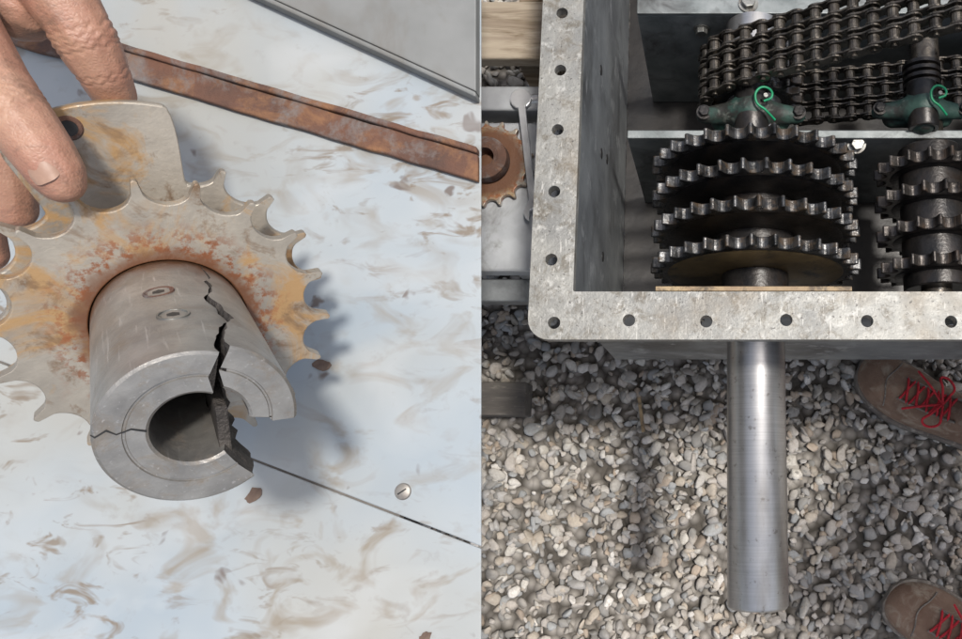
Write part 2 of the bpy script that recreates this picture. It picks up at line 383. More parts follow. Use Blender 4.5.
bo=fl.modifiers.new('b','BOOLEAN'); bo.object=cut; bo.operation='DIFFERENCE'; bo.solver='EXACT'
dg=bpy.context.evaluated_depsgraph_get(); me=bpy.data.meshes.new_from_object(fl.evaluated_get(dg)); fl.modifiers.clear(); fl.data=me
bpy.data.objects.remove(cut,do_unlink=True)
fin(fl,gb,.0012,2)
ZB=.39; w=.008; ZT=ZF-.0107
box('wall_left',XI-w,XI-.0006,YI-.001,YB+w,ZB,ZT,M['wall'],gb,0)
box('wall_front',XI-w,XR+w,YI-w-.0015,YI-.0016,ZB,ZT,M['wall'],gb,0)
box('wall_back',XI,XR,YB+.001,YB+w,ZB,ZT,M['wall'],gb,0)
box('wall_right',XR+.001,XR+w,YI,YB,ZB,ZT,M['wall'],gb,0)
box('floor_pan',XI,XR,YI,YB,ZB-.006,ZB+.002,M['oil'],gb,0)
for (yy,z) in ((.335,.60),(.345,.56),(.42,.62),(.23,.57)):
    cyl('bore',(XI-.0008,yy,z),(XI+.0002,yy,z),.0055,M['black'],gb,20,.0002)
def divider(name,y,ztop,x0):
    pts=[(x0,ZB+.003),(XR-.002,ZB+.003),(XR-.002,ztop),(x0,ztop)]
    mw=Matrix(((1,0,0,0),(0,0,-1,y),(0,1,0,0),(0,0,0,1)))
    prism(name,pts,-.0045,.0045,M['plate'],gb,mw,.001)
divider('divider_plate',.357,.60,-.10)
divider('divider_plate',.50,.60,-.092)
box('divider_lip',-.092,XR-.01,.495,.512,.601,.606,M['plate'],gb)
hexbolt('bolt',(-.05,.352,.572),(0,-1,0),.007,.007,M['bolt'],gb)
hexbolt('bolt',(-.022,.495,.575),(0,-1,0),.007,.007,M['bolt'],gb)
hexbolt('bolt',(.147,.352,.585),(0,-.3,1),.0075,.010,M['bolt'],gb)
hexbolt('bolt',(.03,.506,.607),(0,0,1),.008,.007,M['bolt'],gb)
for px in (695,733,808,850,912,955):
    x=(px-721)/F*.75; hexbolt('front_nut',(x,YI-w-.0016,.655),(0,-1,0),.0065,.006,M['bolt'],gb)
box('brown_reflection_strip',-.056,.112,YI+.0005,YI+.0045,ZF-.005,ZF+.0006,M['tan'],gb,.0004)  # added strip, its tan colour stands in for a brownish reflection
for i,x in enumerate((-.08,.25,.5)):
    box('support_leg',x,x+.07,.28,.35,.026,ZB-.007,M['wall'],gb,.002)
    box('support_leg',x,x+.07,.68,.75,.026,ZB-.007,M['wall'],gb,.002)
    box('support_foot',x-.02,x+.09,.27,.76,.001,.0255,M['block'],gb,.002)
AX,AZ=.036,.583
sh=empty('drive_shaft',(AX,0,AZ))
lathe('shaft_bar',[(0,0),(.0275,0),(.0285,.0008),(.030,.003),(.030,.62),(0,.62)],M['shaft'],sh,frame((AX,-.127,AZ),(0,1,0)),128)
lathe('seal_ring',[(.0302,0),(.036,0),(.037,.002),(.037,.009),(.0302,.009)],M['spk'],sh,frame((AX,YI+.001,AZ),(0,1,0)),64)
lathe('retaining_collar',[(.0302,0),(.034,0),(.035,.001),(.035,.036),(.0302,.036)],M['spk'],sh,frame((AX,.170,AZ),(0,1,0)),64)
def sprocket(parent,x,y,z,r,nT,mt,ph,thick=.0115,web='spk',name='sprocket_plate'):
    mw=frame((x,y-thick/2,z),(0,1,0))
    ol=gear_outline(nT,r-.0125,r,.33,12,ph,.0004)
    o=prism(name,ol,0,thick,mt,parent,mw,.0011,2)
    for s,zz in ((0,-.0008),(1,thick+.0008)):
        e=(.0008 if s==0 else -.0008)*1.2
        lathe('web_face',[(0,zz),(r-.020,zz),(r-.0175,zz+e),(0,zz+e)],M[web],parent,mw,72)
    return o
st=empty('sprocket_stack',(AX,.27,AZ))
YS=[.213,.2505,.2875,.3225]
for i,y in enumerate(YS):
    sprocket(st,AX,y,AZ,.110,30,M['spktooth'],.07*i+.03,.0115,'spkgold' if i==0 else 'spk')
cyl('stack_hub',(AX,.2085,AZ),(AX,.338,AZ),.045,M['spk'],st,48)
st2=empty('sprocket_cluster',(.226,.27,AZ))
for i,y in enumerate(YS):
    sprocket(st2,.226,y-.002,AZ,.061,17,M['rusttooth'],.13*i)
cyl('cluster_hub',(.226,.190,AZ),(.226,.345,AZ),.034,M['spk'],st2,40)
cyl('cluster_shaft',(.226,.165,AZ),(.226,.48,AZ),.016,M['chain'],st2,32)
for i in range(6):
    lathe('spacer_ring',[(.0165,0),(.021,.001),(.021,.005),(.0165,.006)],M['spk'],st2,frame((.222,.40+.008*i,AZ),(0,1,0)),32)
BC=(.43,.725)
bw=empty('chain_wheel',(BC[0],.427,BC[1]))
for y in (.405,.427,.449): sprocket(bw,BC[0],y,BC[1],.117,36,M['spktooth'],0,.008)
cyl('wheel_shaft',(BC[0],.36,BC[1]),(BC[0],.494,BC[1]),.025,M['spk'],bw,32)
cw=empty('chain_pinion',(AX,.427,AZ))
for y in (.405,.427,.449): sprocket(cw,AX,y,AZ,.054,15,M['spktooth'],0,.008)
def bearing(name,x,y,z,s=1.0):
    e=empty(name,(x,y,z))
    ch=[[(Vector((x-.050*s,y,z-.012)),.009*s),(Vector((x-.025*s,y,z-.007)),.012*s),(Vector((x,y,z+.002)),.019*s),(Vector((x+.025*s,y,z-.007)),.012*s),(Vector((x+.050*s,y,z-.012)),.009*s)],
        [(Vector((x,y-.014*s,z-.002)),.019*s),(Vector((x,y+.014*s,z-.002)),.019*s)],
        [(Vector((x-.03*s,y,z-.024)),.014*s),(Vector((x+.03*s,y,z-.024)),.014*s)]]
    blob('housing',ch,.002,M['green'],e,4)
    lathe('inner_race',[(.013*s,-.028*s),(.017*s,-.028*s),(.018*s,-.026*s),(.018*s,.026*s),(.017*s,.028*s),(.013*s,.028*s)],M['spk'],e,frame((x,y,z),(0,1,0)),40)
    for sx in (-1,1): hexbolt('bolt',(x+sx*.050*s,y,z-.004*s),(0,0,1),.006*s,.006*s,M['spk'],e)
    cyl('grease_nipple',(x+.012*s,y+.004,z+.014*s),(x+.014*s,y+.004,z+.028*s),.0026*s,M['bolt'],e,16)
    # knotted green tie round the nipple
    cu=bpy.data.curves.new('tie','CURVE'); cu.dimensions='3D'; sp=cu.splines.new('BEZIER')
    q=[(0,-.006,.026),(.008,-.002,.028),(.004,.008,.027),(-.006,.006,.028),(-.008,-.006,.026),(.002,-.014,.022),(.012,-.020,.012)]
    sp.bezier_points.add(len(q)-1)
    for bp_,a in zip(sp.bezier_points,q): bp_.co=(x+.012*s+a[0]*s,y+.004+a[1]*s,z+a[2]*s); bp_.handle_left_type='AUTO'; bp_.handle_right_type='AUTO'
    cu.bevel_depth=.0013; cu.bevel_resolution=2; cu.materials.append(M['bgreen'])
    o=bpy.data.objects.new('tie',cu); scene.collection.objects.link(o); o.parent=e; o.matrix_parent_inverse=Matrix.Translation(-Vector(e.location))
    return e
bearing('bearing_block',AX-.004,.378,.612,1.0)
bearing('bearing_block',.215,.385,.606,.9)
def chainpath():
    pts=[]; r1=.054
    c1=Vector((AX,AZ)); c2=Vector(BC); r2=.117
    for k in range(25):
        a=R(-60+ (118+60)*k/24); pts.append(c2+Vector((math.cos(a),math.sin(a)))*r2)
    for k in range(25):
        a=R(118+(265-118)*k/24); pts.append(c1+Vector((math.cos(a),math.sin(a)))*r1)
    pts.append(pts[0].copy())
    return pts
def resample(pts,pitch):
    out=[pts[0].copy()]; i=1
    while i<len(pts):
        if (pts[i]-out[-1]).length>=pitch:
            prev=pts[i-1] if (pts[i-1]-out[-1]).length<pitch else out[-1]
            lo,hi=0.,1.
            for _ in range(30):
                m_=(lo+hi)/2
                if (prev.lerp(pts[i],m_)-out[-1]).length<pitch: lo=m_
                else: hi=m_
            out.append(prev.lerp(pts[i],hi))
        else: i+=1
    return out
CP=resample(chainpath(),.0195)
plates=[];rolls=[]
def eight(p,rh):
    pts=[]
    for k in range(9):
        a=R(90+180*k/8); pts.append((rh*math.cos(a),rh*math.sin(a)))
    pts.append((p*.5,-rh*.72))
    for k in range(9):
        a=R(-90+180*k/8); pts.append((p+rh*math.cos(a),rh*math.sin(a)))
    pts.append((p*.5,rh*.72)); return pts
rc=[(math.cos(2*math.pi*k/14),math.sin(2*math.pi*k/14)) for k in range(14)]
for i in range(len(CP)-1):
    a=CP[i];b_=CP[i+1]; d=(b_-a); L=d.length; d=d.normalized()
    X=Vector((d.x,0,d.y)); Yv=Vector((0,1,0)); Zv=X.cross(Yv)
    for s in (.405,.427,.449):
        m4=Matrix((X,Zv,-Yv)).transposed().to_4x4(); 
        base=Vector((a.x,s,a.y))
        offs=.0058 if i%2 else .0082
        for sg in (-1,1):
            mm=m4.copy(); mm.translation=base+Yv*(sg*offs)
            v_,f_=prismdata(eight(L,.0078),-.001,.001); plates.append((v_,f_,mm))
        mm=m4.copy(); mm.translation=base
        v_,f_=prismdata([(x*.0058,y*.0058) for x,y in rc],-.0046,.0046); rolls.append((v_,f_,mm))
    mm=m4.copy(); mm.translation=Vector((a.x,.427,a.y))
    v_,f_=prismdata([(x*.003,y*.003) for x,y in rc],-.0335,.0335); rolls.append((v_,f_,mm))
rcn=empty('roller_chain',(.2,.427,.65))
merged('side_plates',plates,M['chain'],rcn,bevel=.0004)
merged('rollers_and_pins',rolls,M['chain'],rcn,bevel=.0004)
# ================= BENCH + items =================
BZ=.45
wb=empty('workbench',(-.5,.38,BZ))
box('bench_top',-.78,-.205,.245,.44,BZ-.025,BZ,M['alu'],wb,.003)
box('bench_rail',-.78,-.200,.452,.485,BZ-.03,BZ+.010,M['alu'],wb,.003)
for x in (-.75,-.28):
    for y in (.27,.40): box('bench_leg',x,x+.03,y,y+.03,.0,BZ-.026,M['wall'],wb,.002)
box('bench_ledge',-.78,-.225,.215,.2445,BZ-.06,BZ-.035,M['wall'],wb,.002)
pal=empty('wooden_pallet',(-.45,.75,.4))
for i in range(4): box('deck_board',-.85,-.19+.004*(i%2),.505+i*.098,.583+i*.098,.47,.492,M['wood'],pal,.003)
for x in (-.82,-.52,-.26): box('bearer',x,x+.05,.515,.87,.02,.469,M['wood'],pal,.003)
cc=onz(486,160,BZ+.02)
ws=empty('worn_sprocket',cc)
prism('toothed_plate',gear_outline(17,.048,.057,.38,12,.2),0,.008,M['hubplate'],ws,Matrix.Translation((cc.x,cc.y,BZ+.0015)),.001)
lathe('hub',[(.012,.008),(.026,.008),(.028,.012),(.027,.026),(.018,.030),(.012,.028),(.012,.008)],M['rust'],ws,Matrix.Translation((cc.x,cc.y,BZ+.0015)),40)
a=onz(520,98,BZ+.02); b_=onz(536,215,BZ+.006)
wr=empty('combination_wrench',a)
d=(b_-a); d.z=0; L=d.length
mw=frame((a.x,a.y,BZ+.012),(0,0,1),d)
def wrench_outline(L):
    p=[]
    for k in range(13):
        t=R(30+300*k/12); p.append((.0135*math.cos(t),.0135*math.sin(t)))
    p+= [(.012,-.0045),(L-.016,-.0045)]
    for t in (-120,-90,-60,-35): p.append((L+.013*math.cos(R(t)),.013*math.sin(R(t))))
    p+=[(L-.002,-.005),(L-.004,.0),(L+.001,.006)]
    for t in (50,75,100,130): p.append((L+.013*math.cos(R(t)),.013*math.sin(R(t))))
    p+=[(L-.016,.0045),(.012,.0045)]
    return p
prism('wrench_body',wrench_outline(L),0,.006,M['chrome'],wr,mw,.0012)
a2=onz(538,100,BZ+.01); cyl('ratchet_head',(a2.x-.01,a2.y,BZ+.008),(a2.x+.03,a2.y+.006,BZ+.008),.007,M['chrome'],wr,24)
p=onz(505,400,.04)
box('wood_block',-.05,.05,-.028,.028,.012,.06,M['block'],None,.003,Matrix.Translation((p.x-.01,p.y,0)))
p1=onz(641,415,.03)
box('wood_chip',-.003,.003,-.03,.03,0,.003,M['tan'],None,.0008,Matrix.Translation((p1.x,p1.y,.025))@Matrix.Rotation(.15,4,'Z'))
# ================= LEFT TABLE =================
TZ=.80
tb=empty('metal_table',(-.6,.15,TZ))
e0=onz(481,639,TZ); e1=onz(481,0,TZ)
def edgeX(y): return e0.x+(y-e0.y)/(e1.y-e0.y)*(e1.x-e0.x)
s1=onz(481,548,TZ); s0=onz(232,452,TZ); sl=(s1.y-s0.y)/(s1.x-s0.x)
def seamY(x): return s1.y+(x-s1.x)*sl
XL=-1.05; g=.0008
prism('upper_sheet',[(XL,seamY(XL)+g),(s1.x,seamY(s1.x)+g),(edgeX(.8),.8),(XL,.8)],TZ-.002,TZ,M['table'],tb,None,.0009)
prism('lower_sheet',[(XL,-.42),(edgeX(-.42),-.42),(s1.x,seamY(s1.x)-g),(XL,seamY(XL)-g)],TZ-.002,TZ-.0003,M['table'],tb,None,.0009)
box('frame_under',XL+.01,-.235,-.40,.78,TZ-.010,TZ-.0022,M['under'],tb,0)
for x in (-1.02,-.50):
    for y in (-.39,.73): box('table_leg',x,x+.035,y,y+.035,0,TZ-.0105,M['wall'],tb,.002)
q0=onz(262,0,TZ+.012); q1=onz(481,100,TZ+.012)
dr=(q1-q0).normalized(); nrm=Vector((-dr.y,dr.x,0))
P0=q0-dr*.25
def cutedge(p,d):
    lo,hi=0,1
    for _ in range(40):
        m_=(lo+hi)/2; q=p+d*m_
        if q.x<edgeX(q.y)-.0006: lo=m_
        else: hi=m_
    return p+d*lo
A0=cutedge(q0,dr); A1=cutedge(q0+nrm*.004,dr)
prism('side_rail_lip',[(P0.x,P0.y),(A0.x,A0.y),(A1.x,A1.y),(P0.x+nrm.x*.004,P0.y+nrm.y*.004)],TZ+.0002,TZ+.0125,M['paintrail'],tb,None,.0015)
B0=cutedge(q0+nrm*.0045,dr); B1=cutedge(q0+nrm*.13,dr); Q=P0+nrm*.0045; Q2=P0+nrm*.13
prism('side_rail',[(Q.x,Q.y),(B0.x,B0.y),(B1.x,B1.y),(Q2.x,Q2.y)],TZ+.0002,TZ+.012,M['paintrail'],tb,None,.001)
r0=onz(92,52,TZ+.006); r1=onz(481,166,TZ+.006); d=(r1-r0).normalized(); nn=Vector((-d.y,d.x,0)); st0=r0-d*.16
ai=empty('rusty_angle_iron',(r0.x,r0.y,TZ))
hw=.0130
def bar(name,s0_,s1_,z0,z1,mat):
    Ea=cutedge(r0+nn*s0_,d);Eb=cutedge(r0+nn*s1_,d);Sa=st0+nn*s0_;Sb=st0+nn*s1_
    N=60;V=[];Fc=[]
    for k in range(N+1):
        t=k/N
        for P_,Q_ in ((Sa,Ea),(Sb,Eb)):
            x=P_.lerp(Q_,t); j=nn*(.0008*mnoise.noise(Vector((k*.4,s0_*99,1))))
            if k in (0,N): j=Vector((0,0,0))
            V.append((x.x+j.x,x.y+j.y,z0)); V.append((x.x+j.x,x.y+j.y,z1))
    for k in range(N):
        o_=4*k; Fc+=[[o_,o_+4,o_+5,o_+1],[o_+2,o_+3,o_+7,o_+6],[o_+1,o_+5,o_+7,o_+3],[o_,o_+2,o_+6,o_+4]]
    Fc+=[[0,1,3,2],[4*N,4*N+2,4*N+3,4*N+1]]
    return mobj(name,V,Fc,mat,ai,None,.0016,False,3)
bar('flat_leg',-hw,hw-.0052,TZ+.0005,TZ+.0065,M['rust'])
bar('upright_leg',hw-.005,hw,TZ+.0005,TZ+.0095,M['rust'])
p=onz(403,492,TZ)
sc_=empty('screw',p)
lathe('head',[(0,.0022),(.003,.0022),(.0055,.0014),(.0062,0),(0,0)],M['screw'],sc_,Matrix.Translation(p),28)
box('slot',-.0035,.0035,-.0005,.0005,.0017,.0026,M['black'],sc_,0,Matrix.Translation(p)@Matrix.Rotation(.6,4,'Z'))
fk=empty('rust_flakes',onz(255,495,TZ))
for (px,py,s) in ((255,496,.009),(322,366,.008),(425,638,.006)):
    p=onz(px,py,TZ); k=13
    prism('flake',[(s*random.uniform(.6,1)*math.cos(a_),s*random.uniform(.4,.7)*math.sin(a_)) for a_ in [2*math.pi*q/k+random.uniform(-.15,.15) for q in range(k)]],0,.0006,M['rustflake'],fk,Matrix.Translation((p.x,p.y,TZ+.0003))@Matrix.Rotation(random.uniform(0,3),4,'Z'),0)
# ================= BROKEN HUB + SPROCKET =================
PP=Vector((-.3157,.0855,.948)); CC=Vector((-.2364,.0205,1.0373)); AXV=(CC-PP); HL=AXV.length
FW=frame(PP,AXV,(1,0,0))
bh=empty('broken_sprocket_hub',PP)
RO,RI=.0372,.0172
lp=lambda r0_,r1_,t: r0_+(r1_-r0_)*t
ol=gear_outline(18,.0695,.0835,.40,20,R(8),.0004,.045)
def plate_with_bore(name,ol,z0,z1,rb,mat,bevel):
    n=len(ol); V=[]
    for z in (z0,z1):
        for x,y in ol: V.append((x,y,z))
        for x,y in ol:
            a=math.atan2(y,x); V.append((rb*math.cos(a),rb*math.sin(a),z))
    Fc=[]
    for i in range(n):
        j=(i+1)%n
        Fc+=[[i,j,n+j,n+i],[2*n+i,2*n+j,3*n+j,3*n+i],[i,j,2*n+j,2*n+i],[n+i,n+j,3*n+j,3*n+i]]
    return mobj(name,V,Fc,mat,bh,FW,bevel,False,3)
plate_with_bore('front_toothed_plate',ol,-.009,0,.0379,M['hubplate'],.0018)
ol2=[]
for (x,y) in gear_outline(18,.0735,.0875,.40,20,R(17),.0003,.05):
    a=math.degrees(math.atan2(y,x)); r=math.hypot(x,y)
    if 68<a<124:
        k=min(1,(a-68)/9,(124-a)/10); k=k*k*(3-2*k); r=r*(1-k)+.1195*k*(1-.00004*(a-98)**2)
    a=R(a); ol2.append((r*math.cos(a),r*math.sin(a)))
plate_with_bore('rear_toothed_plate',ol2,-.050,-.041,.03,M['hubplate'],.0018)
lathe('spacer',[(.028,-.0415),(.052,-.0415),(.052,-.0085),(.028,-.0085)],M['hubplate'],bh,FW,64)
for ang,rr in ((100,.1085),):
    x,y=rr*math.cos(R(ang)),rr*math.sin(R(ang))
    lathe('bolt_hole',[(0,.0004),(.0044,.0004)],M['black'],bh,FW@Matrix.Translation((x,y,-.041)),24)
    lathe('bolt_hole_rim',[(.0042,0),(.0044,.0010),(.0060,.0010),(.0068,0)],M['rust'],bh,FW@Matrix.Translation((x,y,-.041)),28)
def jag(r,z,seed,amp):
    return amp*(mnoise.noise(Vector((r*50,z*30,seed)))+.55*mnoise.noise(Vector((r*190,z*120,seed+3)))+.2*mnoise.noise(Vector((r*500,z*420,seed+5))))
def fragment(name,a0,a1,s0,s1,off=Matrix.Identity(4),z_start=-.008,amp=6):
    L=HL; nz_=34
    prof=[]
    for k in range(nz_+1): prof.append((RI,lp(z_start,L-.0012,k/nz_)))
    prof+=[(RI+.0012,L),(.0252,L),(.0256,L-.0008),(.0264,L-.0008),(.0268,L),(RO-.0013,L)]
    for k in range(nz_+1): prof.append((RO,lp(L-.0013,z_start,k/nz_)))
    n=len(prof); NS=max(20,int((a1-a0)/2.)); V=[]
    for s in range(NS+1):
        t=s/NS
        for r,z in prof:
            a=R(lp(a0+jag(r,z,s0,amp),a1+jag(r,z,s1,amp),t)); V.append((r*math.cos(a),r*math.sin(a),z))
    Fc=[]
    for s in range(NS):
        for k in range(n):
            k2=(k+1)%n; Fc.append([s*n+k,(s+1)*n+k,(s+1)*n+k2,s*n+k2])
    for s in (0,NS):
        o_=s*n
        m0=nz_+1+6
        for k in range(nz_):
            Fc.append([o_+k,o_+k+1,o_+n-1-(k+1),o_+n-1-k])
        Fc.append([o_+nz_]+[o_+nz_+1+i for i in range(6)]+[o_+m0])
    o=mobj(name,V,Fc,M['hub'],bh,FW@off,0)
    o.data.materials.append(M['fracture'])
    tot=NS*n
    for i,p_ in enumerate(o.data.polygons):
        if i>=tot: p_.material_index=1
        else: p_.use_smooth=True
    o.data.set_sharp_from_angle(angle=R(32))
    return o
fragment('hub_body',58,294,1.3,7.7,amp=10)
hinge=Matrix.Rotation(R(2.0),4,Vector((-math.sin(R(20)),math.cos(R(20)),0)))
fragment('hub_fragment',-13,57.5,5.1,1.3,hinge,amp=10)
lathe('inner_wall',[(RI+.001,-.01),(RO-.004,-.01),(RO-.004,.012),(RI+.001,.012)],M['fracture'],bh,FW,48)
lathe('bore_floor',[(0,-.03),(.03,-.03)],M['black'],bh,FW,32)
box('key_remnant',.0085,.0135,-.019,.006,-.005,HL-.006,M['fracture'],bh,.0008,FW@Matrix.Rotation(R(-8),4,'Z'))
pts=[(165,.0373,HL-.0012),(166,.0358,HL+.0002),(161,.032,HL+.0002),(165,.0285,HL+.0002),(160,.0235,HL+.0002),(163,.0180,HL+.0002)]
V=[];Fc=[]
for i,(a,r,z) in enumerate(pts):
    for s in (-1,1):
        aa=R(a)+s*(.0003+.00012*(i%3))/r; V.append((r*math.cos(aa),r*math.sin(aa),z))
for i in range(len(pts)-1): Fc.append([2*i,2*i+1,2*i+3,2*i+2])
mobj('hairline_crack',V,Fc,M['black'],bh,FW)
for ang,zz,mt in ((90,.050,'rust'),(84,.086,'bolt')):
    ra=R(ang); dirv=FW.to_3x3()@Vector((math.cos(ra),math.sin(ra),0)); pos=FW@Vector((RO*math.cos(ra),RO*math.sin(ra),zz))
    mwx=frame(pos-dirv*.0006,dirv,AXV)
    lathe('set_screw_bore',[(.0070,.0),(.0068,.0009),(.0060,.0009),(.0058,.0003),(0,.0003)],M[mt],bh,mwx,32)
    hx=[(.0030*math.cos(R(60*k)),.0030*math.sin(R(60*k))) for k in range(6)]
    prism('socket',hx,.0002,.0006,M['black'],bh,mwx,0)
# ================= HAND =================
S=1.055
T=lambda px,py,t: atd(px-4,py-3,t*S)
hd=empty('hand',T(20,60,.39))
th=[(T(-120,-70,.395),.024),(T(-55,10,.383),.0195),(T(-4,84,.374),.0148),(T(16,114,.373),.0148),(T(46,155,.375),.0132),(T(60,176,.378),.0120),(T(66,186,.379),.0100)]
ix=[(T(0,-60,.40),.022),(T(48,-25,.402),.0175),(T(80,26,.410),.0150),(T(89,42,.413),.0152),(T(106,74,.422),.0128),(T(118,98,.433),.0108)]
mdl=[(T(-50,20,.412),.017),(T(-8,100,.420),.0142),(T(2,128,.424),.0145),(T(14,180,.434),.0122),(T(20,214,.442),.0105)]
chains=[
 [(T(-330,-330,.46),.036),(T(-200,-190,.43),.030),(T(-130,-110,.41),.027)],
 [(T(-130,-110,.405),.026),(T(-40,-60,.40),.025),(T(20,-40,.40),.022)],
 [(T(-140,-90,.41),.026),(T(-90,-10,.41),.024),(T(-60,40,.415),.020)],
 [(T(-130,-80,.42),.026),(T(-120,20,.425),.022),(T(-100,80,.43),.018)],
 [(T(-30,-40,.40),.024),(T(-50,30,.41),.020)],
 [(T(-20,-20,.405),.024),(T(25,8,.412),.019)],
 th,ix,mdl,
 [(T(-75,60,.418),.0165),(T(-40,150,.428),.0138),(T(-33,180,.432),.0140),(T(-18,230,.442),.0118),(T(-8,258,.448),.0100)],
 [(T(-105,90,.428),.0145),(T(-85,190,.438),.0118),(T(-75,215,.441),.0120),(T(-58,255,.448),.0102),(T(-48,280,.452),.0088)],
]
chains=[[(p_,r_*S) for p_,r_ in c_] for c_ in chains]
cr=[]
def addcr(ch,i,offs):
    c=Vector(ch[i][0]); ax=(Vector(ch[min(i+1,len(ch)-1)][0])-Vector(ch[i-1][0])).normalized(); r=ch[i][1]
    for o_ in offs: cr.append((tuple(c+ax*o_),tuple(ax),r*1.3,.0006,.0009))
addcr(th,3,(-.006,-.0022,.0015,.005)); addcr(ix,3,(-.006,-.0022,.0015,.005)); addcr(mdl,2,(-.004,0,.004)); addcr(ix,1,(.004,)); addcr(ix,4,(.0,.003))
blob('palm_and_fingers',chains,.0011,M['skin'],hd,8,cr)
tp=Vector(th[5][0]); ax=(Vector(th[6][0])-Vector(th[4][0])).normalized(); up=(Vector((-.25,.55,.9))); up=(up-ax*up.dot(ax)).normalized()
V=[];Fc=[];NN=12
sd_=ax.cross(up)
for i in range(NN+1):
    for j in range(NN+1):
        s_=(i/NN-.5)*2; a=s_*.62; t=j/NN
        ln=.0062*(1-abs(s_)**3*.45)
        rr=.01262-.0009*max(0,t-.6)-.0009*abs(s_)**4
        V.append(tp+ax*(-.001+(t-.5)*2*ln)+(up*math.cos(a)+sd_*math.sin(a))*rr)
for i in range(NN):
    for j in range(NN): Fc.append([i*(NN+1)+j,(i+1)*(NN+1)+j,(i+1)*(NN+1)+j+1,i*(NN+1)+j+1])
mobj('thumb_nail',V,Fc,M['nail'],hd,None,0,True)
blob('sleeve',[[(T(-330,-330,.46),.047),(T(-270,-265,.445),.043),(T(-262,-256,.4445),.041)],[(T(-330,-330,.46),.046),(T(-700,-640,.56),.06)]],.004,M['redcloth'],hd,4)
# ================= PERSON (right) =================
pe=empty('person',(.5,-.08,0))
def shoe(toe,heel,tag,side):
    toe=Vector(toe);heel=Vector(heel); d=(heel-toe); L=d.length; d=d.normalized(); s=Vector((-d.y,d.x,0))
    sec=[(0,.012,.018),(.03,.027,.032),(.08,.038,.044),(.16,.046,.053),(.28,.050,.060),(.40,.048,.072),(.50,.043,.088),(.60,.040,.105),(.70,.038,.112),(.82,.038,.112),(.92,.035,.108),(.98,.026,.100),(1.0,.014,.09)]
    def P(t,a,hw,h,z0):
        cx=math.cos(a);sx=math.sin(a)
        x=hw*math.copysign(abs(cx)**.75,cx); z=z0+(h-z0)*abs(sx)**.8
        sh_=side*.012*math.sin(math.pi*t)
        p=toe+d*(t*L)+s*(x+sh_); return Vector((p.x,p.y,z+.014))
    V=[];K=20
    for (t,hw,h) in sec:
        for k in range(K+1): V.append(P(t,math.pi*k/K,hw,h,.012))
    Fc=[]
    for i in range(len(sec)-1):
        for k in range(K): Fc.append([i*(K+1)+k,i*(K+1)+k+1,(i+1)*(K+1)+k+1,(i+1)*(K+1)+k])
        Fc.append([i*(K+1),(i+1)*(K+1),(i+1)*(K+1)+K,i*(K+1)+K])
    Fc.append(list(range(K+1))); Fc.append([(len(sec)-1)*(K+1)+k for k in range(K+1)])
    o=mobj('shoe_upper'+tag,V,Fc,M['leather'],pe,None,0,True); sb=o.modifiers.new('s','SUBSURF'); sb.levels=1; sb.render_levels=1
    ol=[]
    for (t,hw,h) in sec: 
        q=toe+d*(t*L)+s*((hw+.004)+side*.012*math.sin(math.pi*t)); ol.append((q.x,q.y))
    for (t,hw,h) in sec[::-1]:
        q=toe+d*(t*L)+s*(-(hw+.004)+side*.012*math.sin(math.pi*t)); ol.append((q.x,q.y))
    prism('shoe_sole'+tag,ol,.010,.034,M['sole'],pe,None,.003)
    def surf(t,x):
        for i in range(len(sec)-1):
            if sec[i][0]<=t<=sec[i+1][0]:
                f=(t-sec[i][0])/(sec[i+1][0]-sec[i][0]); hw=lp(sec[i][1],sec[i+1][1],f);h=lp(sec[i][2],sec[i+1][2],f)
        cx=max(-.98,min(.98,x/hw)); c_=abs(cx)**(1/.75); sn=math.sqrt(max(0,1-c_*c_)); z=.012+(h-.012)*sn**.8
        p=toe+d*(t*L)+s*(x+side*.012*math.sin(math.pi*t)); return Vector((p.x,p.y,z+.0155))
    def tube(name,pts,r,mat,cyc=False):
        cu=bpy.data.curves.new(name,'CURVE'); cu.dimensions='3D'; sp=cu.splines.new('BEZIER'); sp.bezier_points.add(len(pts)-1)
        for bp_,q in zip(sp.bezier_points,pts): bp_.co=q; bp_.handle_left_type='AUTO'; bp_.handle_right_type='AUTO'
        sp.use_cyclic_u=cyc; cu.bevel_depth=r; cu.bevel_resolution=3; cu.materials.append(mat)
        o=bpy.data.objects.new(name,cu); scene.collection.objects.link(o)
        o.parent=pe; o.matrix_parent_inverse=Matrix.Translation(-Vector(pe.location)); return o
    tube('toe_seam'+tag,[surf(.17+.05*abs(x)/.04,x) for x in (-.04,-.025,0,.025,.04)],.0012,M['sole'])
    tube('eyelet_row'+tag,[surf(t,.019) for t in (.27,.36,.45,.54,.6)],.0022,M['sole'])
    tube('eyelet_row'+tag,[surf(t,-.019) for t in (.27,.36,.45,.54,.6)],.0022,M['sole'])
    for k in range(5):
        t=.28+.06*k
        tube('lace'+tag,[surf(t,-.020),surf(t+.01,-.010)+Vector((0,0,.003)),surf(t+.03,.010)+Vector((0,0,.003)),surf(t+.045,.020)],.0021,M['red'])
        tube('lace'+tag,[surf(t,.020),surf(t+.01,.010)+Vector((0,0,.005)),surf(t+.03,-.010)+Vector((0,0,.005)),surf(t+.045,-.020)],.0021,M['red'])
    kn=surf(.50,0)+Vector((0,0,.008))
    for sg in (-1,1):
        tube('lace_bow'+tag,[kn,kn+s*sg*.022+d*-.012+Vector((0,0,.008)),kn+s*sg*.040+d*-.018+Vector((0,0,-.002)),kn+s*sg*.034+d*.006+Vector((0,0,-.002)),kn+s*sg*.015+d*.004+Vector((0,0,.002)),kn],.0021,M['red'])
        tube('lace_end'+tag,[kn,kn+s*sg*.018-d*.03+Vector((0,0,.002)),kn+s*sg*.034-d*.055+Vector((0,0,-.010))],.0019,M['red'])
    an=toe+d*(L*.74)+s*side*.01
    return Vector((an.x,an.y,0))
